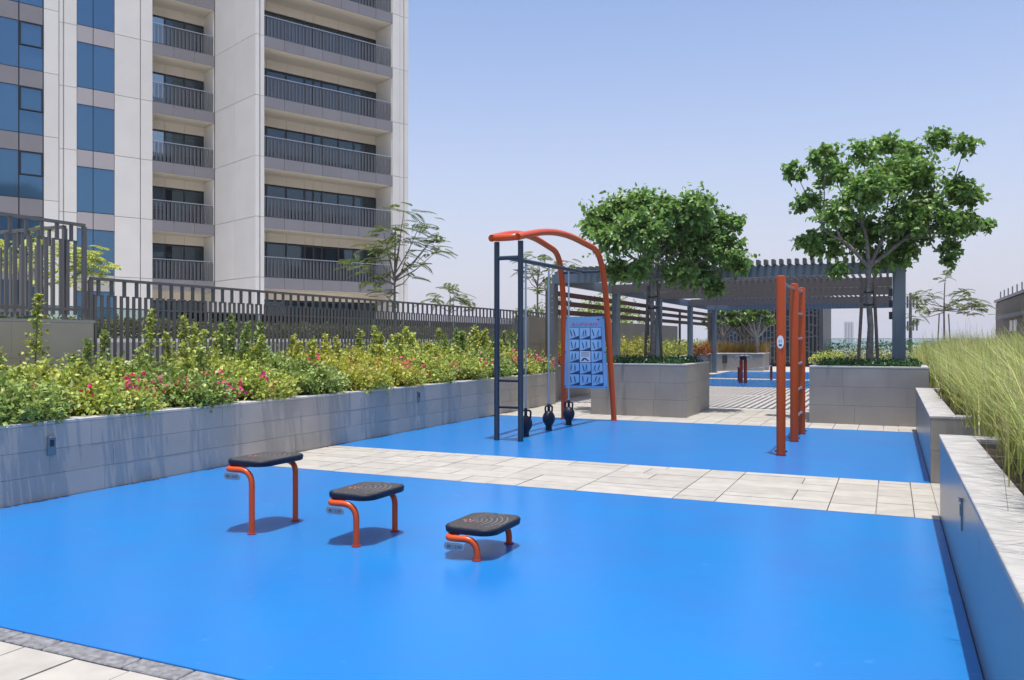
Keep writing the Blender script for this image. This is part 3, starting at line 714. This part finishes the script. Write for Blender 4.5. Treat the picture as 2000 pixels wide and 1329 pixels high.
o = part('far_buildings', fs, 'far_pale', kind='stuff'); tag(o, 'low pale buildings along the hazy horizon', 'buildings')
ft = MB()
for i in range(220):
    x = -900+i*11+lr.uniform(-4,4); h = lr.uniform(8,15); y = 2100+lr.uniform(-40,40)
    ft.lathe([(7,0),(9,h*.5),(5,h*.85),(1,h)], (x,y,-14), 6)
o = part('far_trees', ft, 'far_tree', kind='stuff'); tag(o, 'distant line of dark trees on the horizon', 'trees')

# ------------------------------------------------------------------ vegetation
CR, CF = np.array((.9096,.4155,0)), np.array((-.4155,.9096,0))
def crown_tree(name, base, px, scale, lobes, label, seed, fork, leaf=.115, nleaf=1.0, stakes=()):
    """lobes: (dx, dz, r) offsets in metres from the fork, seen across; each with its own depth"""
    r = np.random.default_rng(seed); t = thing(name, label, 'tree', base)
    fk = np.array((0,0,fork)); wood = MB()
    wood.tube([(0,0,0),(.03,.02,fork*.4),(-.02,0,fork*.75),(0,0,fork)], [.075,.06,.055,.05], 10)
    P=[];D=[];Ls=[];cent=[]
    for dx, dz, rad in lobes:
        rad *= .94; dep = r.uniform(-.95,.95)*max(.3, 1-abs(dx)/2.4); c = fk+CR*dx+np.array((0,0,1))*dz+CF*dep; cent.append((c, rad))
    cs = np.array([c for c, _ in cent]); ng = 5   # a few main limbs, the boughs leave them on the way
    order = np.argsort(cs@CR); groups = np.array_split(order, ng); limbs = []
    for gi in groups:
        m_ = cs[gi].mean(0); e_ = fk+(m_-fk)*.95; b1 = fk+(m_-fk)*.35+np.array((0,0,.10))+r.normal(size=3)*.06; b2 = fk+(m_-fk)*.68+r.normal(size=3)*.09
        pts = [np.array(q) for q in fillet([tuple(fk-np.array((0,0,.04))), tuple(b1), tuple(b2), tuple(e_)], .14, 4)]
        wood.tube([tuple(q) for q in pts], list(np.linspace(.040,.013,len(pts))), 7); limbs.append(pts)
    for gi, pts in zip(groups, limbs):
        for ci in gi:
            c = cs[ci]; st = pts[int(r.integers(len(pts)*2//5, len(pts)-1))]
            wood.tube([tuple(st), tuple(st*.5+c*.5+r.normal(size=3)*.07), tuple(c)], [.016,.012,.005], 5)
    for c, rad in cent:
        nt = int(120*rad*rad*6*nleaf*r.uniform(.6,1.15))+8
        for _ in range(nt):
            d = norm(r.normal(size=3)+np.array((0,0,.25))); e = c+d*rad*(r.uniform(.5,1.1) if r.random() < .85 else r.uniform(1.1,1.55))*np.array((1.1,1.1,.85)); s = c+d*rad*.15
            nl = r.integers(7,11); ax = norm(e-s)
            for q in range(nl):
                f = .3+.7*q/(nl-1); p = s+(e-s)*f+r.normal(size=3)*.018
                side = norm(np.cross(ax, r.normal(size=3))); P.append(p); D.append(ax*.6+side*.9+np.array((0,0,-.25))); Ls.append(leaf*r.uniform(.65,1.2))
    P=np.array(P);D=np.array(D);Ls=np.array(Ls); Nn=r.normal(size=P.shape)*.55+np.array((0,0,1.))
    link('trunk', wood.mesh('trunk', True), 'bark', t)
    link('crown', scatter('crown', LEAF6, P, D, Nn, Ls, Ls*.72), 'leaf_tree', t)
    for sx, lean, h in stakes:
        a = CR*sx; b = CR*(sx*.55+lean*0)
        part('stake', MB().tube([(a[0],a[1],0),(b[0],b[1],h)], .032, 8), 'stake', t)
    if stakes:
        for h in (1.25,1.5):
            e = CR*stakes[0][0]*.7; g = CR*stakes[-1][0]*.7
            part('tie', MB().tube([(e[0],e[1],h),(0,-.06,h-.02),(g[0],g[1],h+.01),(0,.06,h),(e[0],e[1],h)], .018, 6), 'tie', t)
    return t
def lob(px0, py0, sc, L): return [((x-px0)/sc, (py0-y)/sc, q/sc) for x, y, q in L]
LA = lob(1273, 545, 87, [(1175,425,36),(1212,405,40),(1258,398,34),(1300,415,46),(1350,415,42),(1395,430,34),(1432,440,20),(1190,478,40),(1240,460,50),(1300,480,55),(1360,478,52),(1410,490,42),(1440,518,26),(1215,525,34),(1370,535,42),(1400,562,22),(1325,535,36),(1158,448,24),(1270,455,44),(1240,535,26),(1340,455,40)])
crown_tree('shade_tree', (-4.87,18.2,1.07), 1273, 87, LA, 'broad low green tree with pale stems in the planter right of the exercise rig', 5, 1.90, stakes=((-.16,0,1.75),(.0,0,1.6),(.22,0,1.9)), nleaf=.9)
LB = lob(1696, 518, 97, [(1562,328,22),(1600,312,28),(1582,395,26),(1640,330,38),(1700,292,32),(1750,268,28),(1790,290,32),(1845,262,26),(1870,290,22),(1780,340,50),(1720,355,46),(1660,385,50),(1610,430,36),(1588,468,24),(1640,470,42),(1700,450,52),(1760,430,52),(1820,400,42),(1862,370,28),(1900,382,26),(1850,440,36),(1900,430,24),(1942,438,14),(1870,480,22),(1862,508,14),(1780,488,36),(1725,505,30),(1640,528,20),(1800,450,40)])
crown_tree('shade_tree', (-.41,18.2,1.07), 1700, 97, LB, 'taller green tree with forked pale trunk in the planter behind the red posts', 9, 2.03, stakes=((-.22,0,1.75),(.18,0,1.7)), nleaf=1.05)
# low ground cover in the tree planters
def ground_cover(x0, x1, y0, y1, z, n, m, h, label, name='ground_cover', leaf=.05, seed=1):
    r = np.random.default_rng(seed); P = np.stack([r.uniform(x0,x1,n), r.uniform(y0,y1,n), z+r.uniform(0,1,n)**1.5*h*(.5+.5*np.sin(r.uniform(0,9,n)))], 1)
    D = r.normal(size=(n,3))+np.array((0,0,.9)); Nn = r.normal(size=(n,3))*.6+np.array((0,0,1)); Ls = leaf*r.uniform(.6,1.3,n)
    o = link(name, scatter(name, LEAF4, P, D, Nn, Ls, Ls*.7), m, kind='stuff'); tag(o, label, 'plants'); return o
ground_cover(-5.78,-3.95,17.1,19.3,1.07,5000,'leaf_low',.17,'dark green ground cover under the broad low tree', seed=3)
ground_cover(-1.33,.5,17.1,19.3,1.07,5000,'leaf_low',.15,'bright green ground cover under the taller tree', seed=4)

# bougainvillea shrubs in the left bed
def bougainvillea(x, y, wx, wy, h, nl, m, nfl, spires, label, seed, leaf=.058):
    r = np.random.default_rng(seed); t = thing('bougainvillea_shrub', label, 'shrub', (x,y,.69), 0, 'bougainvillea shrubs in the left planter')
    k = nl//12; P=[];D=[];Ls=[]
    a = r.uniform(0,2*pi,k); rad = r.uniform(0,1,k)**.55
    tip = np.stack([np.cos(a)*rad*wx, np.sin(a)*rad*wy, h*(1-.45*rad**2.2)*r.uniform(.45,1.12,k)], 1)
    tip[:,2] += (tip[:,0] < -.2)*r.uniform(0,.22,k)
    src = np.stack([tip[:,0]*.55, tip[:,1]*.55, np.full(k,.05)], 1)
    f = .42+.58*r.uniform(0,1,(k,14))**.75; droop = np.stack([np.zeros((k,14)),np.zeros((k,14)),-.12*np.maximum(0,f-.7)], 2)
    p = src[:,None]+(tip-src)[:,None]*f[...,None]+r.normal(size=(k,14,3))*.04+droop
    ax = norm(tip-src)[:,None]*.5+r.normal(size=(k,14,3))*.75+np.array((0,0,.15))
    P.append(p.reshape(-1,3)); D.append(ax.reshape(-1,3))
    stem = MB()
    for i in range(0, k, max(1, k//26)): stem.tube([tuple(src[i]*np.array((.4,.4,0))), tuple(src[i]+(tip[i]-src[i])*.5), tuple(tip[i])], [.012,.008,.004], 5)
    extra = [(r.uniform(-wx*.9,.25), r.uniform(-wy,wy), h*r.uniform(1.0,1.75), (r.normal()*.15, r.normal()*.15)) for _ in range(9)]
    for sx, sy, sh, lean in tuple(spires)+tuple(extra):
        q = int(330*sh); ff = r.uniform(.05,1,q); wd = .15*(1.12-ff)
        p = np.stack([sx+lean[0]*ff*sh, sy+lean[1]*ff*sh, ff*sh], 1)+r.normal(size=(q,3))*wd[:,None]*.7
        P.append(p); D.append(r.normal(size=(q,3))*.8+np.array((0,0,-.1)))
        stem.tube([(sx,sy,0),(sx+lean[0]*sh,sy+lean[1]*sh,sh)], [.012,.004], 5)
    P=np.concatenate(P);D=np.concatenate(D);n=len(P); P[:,2]=np.maximum(P[:,2],.02)
    over = P[:,0]+x > -7.62; P[over,0] -= (P[over,0]+x+7.62)*.75
    Ls=leaf*r.uniform(.6,1.25,n); Nn=r.normal(size=(n,3))*.6+np.array((.1,-.1,1.))
    link('foliage', scatter('foliage', LEAF4, P, D, Nn, Ls, Ls*.75), m, t)
    part('stem', stem, 'stem', t)
    if nfl:
        FP=[]
        for _ in range(max(1,int(nfl*.6))):
            a0=r.uniform(0,2*pi); rd=r.uniform(.35,1)**.5; c=np.array((abs(np.cos(a0))*rd*wx*.95, np.sin(a0)*rd*wy, h*(1-.45*rd**2.2)*r.uniform(.75,1.08)))
            FP.append(c+r.normal(size=(r.integers(7,20),3))*.065)
        FP=np.concatenate(FP); n=len(FP); Ls=.055*r.uniform(.7,1.3,n)
        link('blossom', scatter('blossom', LEAF4, FP, r.normal(size=(n,3)), r.normal(size=(n,3))+np.array((.6,-.6,.6)), Ls, Ls*.95), 'flower', t)
    return t
SH = [ # y, height, leaves, material, flower clusters, spires, label
 (4.3,.50,9000,'leaf_lime',2,(),'bougainvillea shrub cut by the left picture edge at the near end of the bed'),
 (5.5,.55,9500,'leaf_green',3,((-1.2,.1,1.45,(.02,.05)),),'bougainvillea shrub above the near wall light, with one tall shoot by the terrace wall'),
 (6.7,.52,9500,'leaf_lime',5,((-1.5,-.2,1.6,(0,.03)),(-1.35,.5,1.5,(.04,.02))),'bougainvillea shrub with two tall climbing shoots in front of the terrace wall'),
 (7.9,.55,9000,'leaf_green',9,((-1.3,.3,1.05,(.05,0)),),'green bougainvillea shrub with a pink cluster near the end of the terrace wall'),
 (9.1,.62,9000,'leaf_lime',4,((-1.2,-.3,1.35,(0,.12)),(-1.0,.3,1.25,(.1,-.12)),(-.6,.0,1.15,(.05,.05))),'bougainvillea shrub with upright shoots where the long bar fence begins'),
 (10.3,.66,8500,'leaf_green',2,((-1.1,0,1.3,(.05,.1)),(-.8,.4,1.2,(0,.1))),'darker green bougainvillea shrub with two upright shoots beside the yellowest shrub'),
 (11.5,.58,8500,'leaf_yellow',3,((-1.0,.2,1.0,(.1,.1)),),'yellowest bougainvillea shrub, left of the pink flowering one'),
 (12.7,.60,8000,'leaf_yellow',17,(),'yellow green bougainvillea shrub covered with the most pink blossoms over the stained wall'),
 (14.0,.68,7500,'leaf_lime',6,((-1.1,0,1.1,(.05,.05)),(-.7,.3,1.05,(.02,-.08))),'bougainvillea shrub with blossoms hanging over the coping at mid wall'),
 (15.3,.72,7000,'leaf_lime',2,((-.9,.1,1.15,(0,.08)),),'bougainvillea shrub with pale shoots, mid bed before the far wall light'),
 (16.6,.70,6500,'leaf_green',3,((-.7,.3,1.05,(.0,.05)),),'deep green bougainvillea shrub left of the navy rig posts'),
 (17.9,.72,6000,'leaf_lime',14,((-.9,.3,1.1,(.02,0)),),'bougainvillea shrub with red pink blossoms seen between the navy rig posts'),
 (19.0,.70,5000,'leaf_green',16,(),'bougainvillea shrub full of pink blossoms at the far end of the bed beside the column')]
for i, (y, h, nl, m, nf, sp, lb) in enumerate(SH):
    bougainvillea(-8.75, y, 1.25, .80, h, int(nl*1.15), m, nf, sp, lb, 100+i, .058+.001*i)

# ornamental grass bed on the right
def fountain(cx, cy, z, n, h, spread, r, lean=(0,0)):
    a = r.uniform(0,2*pi,n); el = np.minimum(np.abs(r.normal(0,.36,n)), .8); L = h*r.uniform(.65,1.2,n)
    bx = cx+r.normal(size=n)*spread; by = cy+r.normal(size=n)*spread
    dx, dy = np.cos(a)*np.sin(el)+lean[0], np.sin(a)*np.sin(el)+lean[1]; w = r.uniform(.0032,.0066,n)
    V = np.zeros((n,8,3)); sx, sy = -np.sin(a), np.cos(a)
    for k, f in enumerate((0,.4,.75,1.0)):
        ww = w*(1-f*.8); X = bx+dx*L*f*(.55+.75*f); Y = by+dy*L*f*(.55+.75*f); Z = z+L*f*(1-.28*f*f*(.4+el*1.4))
        V[:,2*k] = np.stack([X-sx*ww,Y-sy*ww,Z],1); V[:,2*k+1] = np.stack([X+sx*ww,Y+sy*ww,Z],1)
    return V
def grass_bed(name, spots, n, h, m, label, seed, spread=.10, lean=(0,0), xmin=.16):
    r = np.random.default_rng(seed); Vs = [fountain(x, y, z, int(n*s), h*s*r.uniform(.88,1.1), spread, r, lean) for x, y, z, s in spots]
    V = np.concatenate(Vs); V = V[V[:,:,0].min(1) > xmin+.5*r.random(len(V))]; k = len(V); F = np.array([(0,1,3,2),(2,3,5,4),(4,5,7,6)])[None]+(np.arange(k)*8)[:,None,None]
    o = link(name, np_mesh(name, V.reshape(-1,3), F.reshape(-1,4)), m, kind='stuff'); tag(o, label, 'grass'); return o
rr = random.Random(17); near=[]; farg=[]
y = 3.0
while y < 16.2:
    x = 1.0 if y < 8 or y > 10.4 else 1.0
    while x < 4.6:
        if not (8.1 < y < 10.7 and x < 1.0): near.append((x+rr.uniform(-.12,.12), y+rr.uniform(-.12,.12), .66, rr.uniform(.85,1.1)))
        x += .36
    y += .36
y = 16.6
while y < 33:
    x = 1.0
    while x < 6.0:
        farg.append((x+rr.uniform(-.15,.15), y+rr.uniform(-.15,.15), .62, rr.uniform(.85,1.1))); x += .5
    y += .55
grass_bed('fountain_grass', near, 250, .98, 'grass', 'tall pale green fountain grass filling the bed along the right walls', 2, lean=(-.04,-.01))
grass_bed('fountain_grass', near[::2], 40, 1.08, 'grass_dry', 'dry straw coloured blades standing among the fountain grass', 4, lean=(0,0))
grass_bed('fountain_grass', farg, 150, 1.0, 'grass', 'far part of the fountain grass beside the pergola column', 3, spread=.15, lean=(-.03,0))
bed = struct('planting_bed', MB().box(.66,8,16.46,40,0,.62), 'soil')

# feathery poinciana trees
def frond(n=11):
    v=[];f=[]
    for i in range(n):
        t=.15+.85*i/(n-1); L=.30*math.sin(pi*min(1,.25+.75*t))
        for s in (-1,1):
            o=len(v); v+=[(0,t,-.25*t*t),(s*L*.45,t-.005,-.25*t*t+.015),(s*L,t+.08,-.25*t*t-.07),(s*L*.5,t+.075,-.25*t*t-.0)]; f+=[(o,o+1,o+2),(o,o+2,o+3)]
    return np.array(v), np.array(f)
FROND = frond()
def feather_tree(base, H, fork, clusters, label, seed, size=.5, m='leaf_feather', stakes=0, trunk=.06, cat='tree', name='poinciana_tree'):
    r = np.random.default_rng(seed); t = thing(name, label, cat, base); wood = MB()
    wood.tube([(0,0,0),(.02,0,fork*.5),(0,0,fork),(.03,0,H*.93)], [trunk,trunk*.8,trunk*.6,.012], 8)
    P=[];D=[];Ls=[]
    for dx, z, n in clusters:
        dep = r.uniform(-.7,.7); e = CR*dx+CF*dep+np.array((0,0,z)); s = np.array((0,0,fork+(z-fork)*.25))
        wood.tube([tuple(s), tuple(s*.5+e*.5+np.array((0,0,-.1))), tuple(e)], [trunk*.4,trunk*.28,.008], 5)
        for _ in range(int(n*1.6)):
            a = r.uniform(0,2*pi); d = np.array((cos(a),sin(a),r.uniform(-.35,.45)))
            P.append(e+r.normal(size=3)*.13*size/.5); D.append(d+CR*.5*np.sign(dx)); Ls.append(size*r.uniform(.6,1.15))
    P=np.array(P);D=np.array(D);Ls=np.array(Ls); Nn=np.tile((0,0,1.),(len(P),1))+r.normal(size=P.shape)*.15
    link('trunk', wood.mesh('trunk', True), 'bark', t)
    link('crown', scatter('crown', FROND, P, D, Nn, Ls, Ls*1.0), m, t)
    for k in range(stakes):
        s = -1 if k == 0 else 1
        part('stake', MB().tube([(s*.32,.0,0),(s*.2,0,fork*.95)], .03, 6), 'stake', t)
    return t
feather_tree((-13.05,20.4,0), 5.3, 3.0, [(.35,5.25,5),(.75,4.9,8),(1.05,4.55,8),(1.15,4.15,8),(.9,4.35,6),(.2,4.6,9),(-.25,4.65,9),(-.05,4.05,10),(.35,3.95,8),(-.55,4.2,9),(-.75,3.75,8),(-1.05,3.85,6),(.55,3.5,4),(-.5,3.2,8),(-.3,2.9,7)], 'feathery young tree in front of the right corner of the tower', 3, size=.55)
feather_tree((-12.95,9.4,0), 3.6, 2.4, [(.25,3.15,12),(.5,2.9,10),(-.3,3.2,12),(-.8,3.1,12),(.1,2.8,8)], 'yellow green feathery tree behind the raised terrace fence at far left', 5, size=.55, m='leaf_lime')
feather_tree((-16.9,30.7,0), 3.7, 2.6, [(.0,3.7,8),(-.6,3.3,7),(.6,3.2,7),(.2,3.3,8)], 'small feathery tree top showing over the bar fence left of the rig', 6, size=.6)
feather_tree((-12.4,29.5,0), 4.9, 3.4, [(-.5,4.75,7),(.1,4.7,7),(.9,4.6,9),(1.3,4.5,8),(-.4,4.1,7),(.25,4.0,8),(.1,3.5,7),(-.25,4.4,6),(.5,3.7,6)], 'feathery tree with bare forked stem seen through the exercise rig', 7, size=.55)
feather_tree((2.3,45,0), 4.7, 3.0, [(-.05,4.65,6),(-1.25,3.7,10),(-1.0,3.1,8),(-.45,3.7,8),(.75,3.85,9),(1.0,3.65,7),(1.45,3.25,12),(1.2,3.1,9),(-.4,3.2,8),(.35,3.4,8),(.5,3.2,7),(-1.5,2.7,7)], 'feathery staked tree beyond the grass between pergola and pavilion', 8, size=.62, stakes=2)

# dense shrub masses behind the fences
def bush(base, lobes, label, seed, m, leaf, name='shrub', cat='shrub', dens=1.0, group=None):
    r = np.random.default_rng(seed); t = thing(name, label, cat, base, 0, group); P=[]
    wood = MB()
    for dx, dy, dz, rad in lobes:
        n = int(900*rad*rad*dens*(.06/leaf)**2*4)+60; d = norm(r.normal(size=(n,3))); P.append(np.array((dx,dy,dz))+d*rad*r.uniform(.5,1.1,n)[:,None])
        wood.tube([(dx*.3,dy*.3,0),(dx*.8,dy*.8,dz*.6),(dx,dy,dz)], [.03,.02,.008], 5)
    P=np.concatenate(P); P=P[P[:,2]>.02]; n=len(P)
    D=r.normal(size=(n,3))+np.array((0,0,.2)); Ls=leaf*r.uniform(.6,1.3,n)
    link('foliage', scatter('foliage', LEAF4, P, D, r.normal(size=(n,3))*.6+np.array((0,0,1.)), Ls, Ls*.65), m, t)
    part('stem', wood, 'stem', t); return t
rr = random.Random(2)
def hedge(x, y0, y1, zt, label, seed, m='leaf_hedge'):
    r = np.random.default_rng(seed); n = int((y1-y0)*1100)
    P = np.stack([x+r.normal(0,.22,n), r.uniform(y0,y1,n), zt-np.abs(r.normal(0,.22,n))+.06*np.sin(r.uniform(0,50,n))], 1)
    Ls = .085*r.uniform(.6,1.3,n); D = r.normal(size=(n,3)); 
    o = link('hedge', scatter('hedge', LEAF4, P, D, r.normal(size=(n,3))*.7+np.array((.3,0,1.)), Ls, Ls*.6), m, kind='stuff'); tag(o, label, 'hedge')
hedge(-14.7, 8.4, 40, 2.0, 'olive green clipped hedge behind the white topped stone wall', 12)
bush((-10.9,26.5,0), [(0,0,2.4,.55),(.2,1,2.6,.5),(-.4,-.8,2.2,.5),(0,-1.6,2.0,.45)], 'leafy shrub over the fence end seen between the rig posts', 31, 'leaf_feather', .1)
bush((-10.6,31.0,0), [(0,0,2.6,.7),(.1,1.4,2.8,.75),(0,2.8,2.5,.7),(-.2,4.2,2.8,.7),(0,5.4,2.5,.6),(.2,-1.3,2.3,.6)], 'large leafy shrub behind the brown timber boards', 32, 'leaf_green', .13)
bush((-8.45,26.5,.8), [(0,k*1.1-5,.35+.12*(k%3),.42) for k in range(10)], 'yellow green shrubs in the bed below the plain grey wall, left of the tree stakes', 33, 'leaf_yellow', .09, 'low_shrub')
bush((-8.45,36.5,.8), [(0,k*1.0-4,.30+.12*(k%2),.42) for k in range(8)], 'lime green shrubs in the bed below the timber fence end', 34, 'leaf_lime', .10, 'low_shrub')
bush((-8.2,39.5,.8), [(0,k*.9-2,.22+.1*(k%2),.3) for k in range(5)], 'rust red flowering shrubs left of the blue pergola column', 35, 'flower_rust', .10, 'low_shrub')
bush((-8.3,22.5,.8), [(0,k*.8-1.5,.2+.1*(k%2),.3) for k in range(4)], 'rust and green shrubs just behind the instruction board', 36, 'flower_rust', .08, 'low_shrub')
# straw grass and frangipani trees at the end
sp = [(-10.6+.42*i+rr.uniform(-.1,.1), 45.4+.45*j+rr.uniform(-.1,.1), .8, rr.uniform(.8,1.1)) for i in range(11) for j in range(4)]
sp += [(-8.5+rr.uniform(-.1,.1), 40.5+.4*i, .8, 1.0) for i in range(9)]
g = grass_bed('straw_grass', sp, 150, .85, 'straw', 'straw yellow ornamental grass round the frangipani trunks', 15, spread=.14, xmin=-99)
def frangipani(base, label, seed, tips):
    r = np.random.default_rng(seed); t = thing('frangipani_tree', label, 'tree', base, 0, 'frangipani trees at the end of the pergola'); w = MB(); P=[];D=[];Ls=[]
    w.tube([(0,0,0),(.05,0,.5),(0,0,.95)], [.09,.08,.07], 8)
    for dx, dz in tips:
        e = CR*dx+CF*r.uniform(-.5,.5)+np.array((0,0,dz)); w.tube(fillet([(0,0,.9), tuple(e*.55+np.array((0,0,.35))), tuple(e)], .15, 3), [.06]*2+[.045]*3+[.03], 7)
        for _ in range(26):
            a = r.uniform(0,2*pi); P.append(e+np.array((0,0,r.uniform(-.12,.05)))); D.append((cos(a),sin(a),r.uniform(-.2,1.1))); Ls.append(r.uniform(.28,.46))
    P=np.array(P);D=np.array(D);Ls=np.array(Ls)
    link('trunk', w.mesh('trunk', True), 'pale_bark', t)
    link('crown', scatter('crown', LEAF6, P, D, np.tile((0,0,1.),(len(P),1))+r.normal(size=P.shape)*.3, Ls, Ls*.34), 'leaf_waxy', t)
T3 = [(-.9,1.75),(-.7,2.05),(-.4,2.25),(-.1,2.35),(.2,2.3),(.5,2.2),(.75,1.95),(.95,1.7),(-.3,1.8),(.3,1.85),(0,2.05),(.6,1.65),(-.6,1.6)]
frangipani((-8.3,45.6,.8), 'left frangipani tree in the straw grass, beside the blue pergola column', 41, [(a,b*.95) for a,b in T3])
frangipani((-7.2,46.2,.8), 'middle frangipani tree with a bent pale branch', 42, T3)
frangipani((-6.5,45.4,.8), 'right frangipani tree, half hidden by the red posts', 43, [(a*.9,b) for a,b in T3])
for i, (x, y, lb) in enumerate(((-3.4,49.5,'variegated shrub right of the lattice building corner'),(-2.3,50.5,'pale variegated shrub left of the taller tree stake at the far balustrade'),(-.9,50.0,'pale shrub seen between the stakes of the taller tree'),(.2,50.5,'pale shrub beside the right pergola column at the far balustrade'))):
    bush((x,y,0), [(0,0,.5,.5),(.5,.2,.6,.5),(-.4,.1,.45,.4)], lb, 60+i, 'leaf_pale' if i else 'leaf_lime', .14)
bush((-3.2,47.6,0), [(0,0,.25,.3),(.6,0,.25,.3),(1.2,.1,.25,.3),(1.8,0,.25,.3)], 'low rust brown shrubs along the end of the lit paving', 66, 'flower_rust', .1, 'low_shrub')
bush((-4.0,56.5,0), [(k*1.2,0,.75,.8) for k in range(9)], 'row of green bushes beyond the far glass balustrade', 67, 'leaf_low', .16, 'bush_row')

# ------------------------------------------------------------------ haze: one even volume round the whole place
hm = bpy.data.materials.new('haze'); hm.use_nodes = True; hn = hm.node_tree; hn.nodes.clear()
hv = hn.nodes.new('ShaderNodeVolumePrincipled'); ho = hn.nodes.new('ShaderNodeOutputMaterial'); hn.links.new(hv.outputs[0], ho.inputs['Volume'])
hv.inputs['Color'].default_value = (.93,.94,.97,1); hv.inputs['Density'].default_value = .0003; hv.inputs['Anisotropy'].default_value = .0
hz = MB().box(-5100,5100,-1600,5600,-15.5,82).mesh('haze'); hz.materials.append(hm)
link('haze', hz, None, kind='stuff')
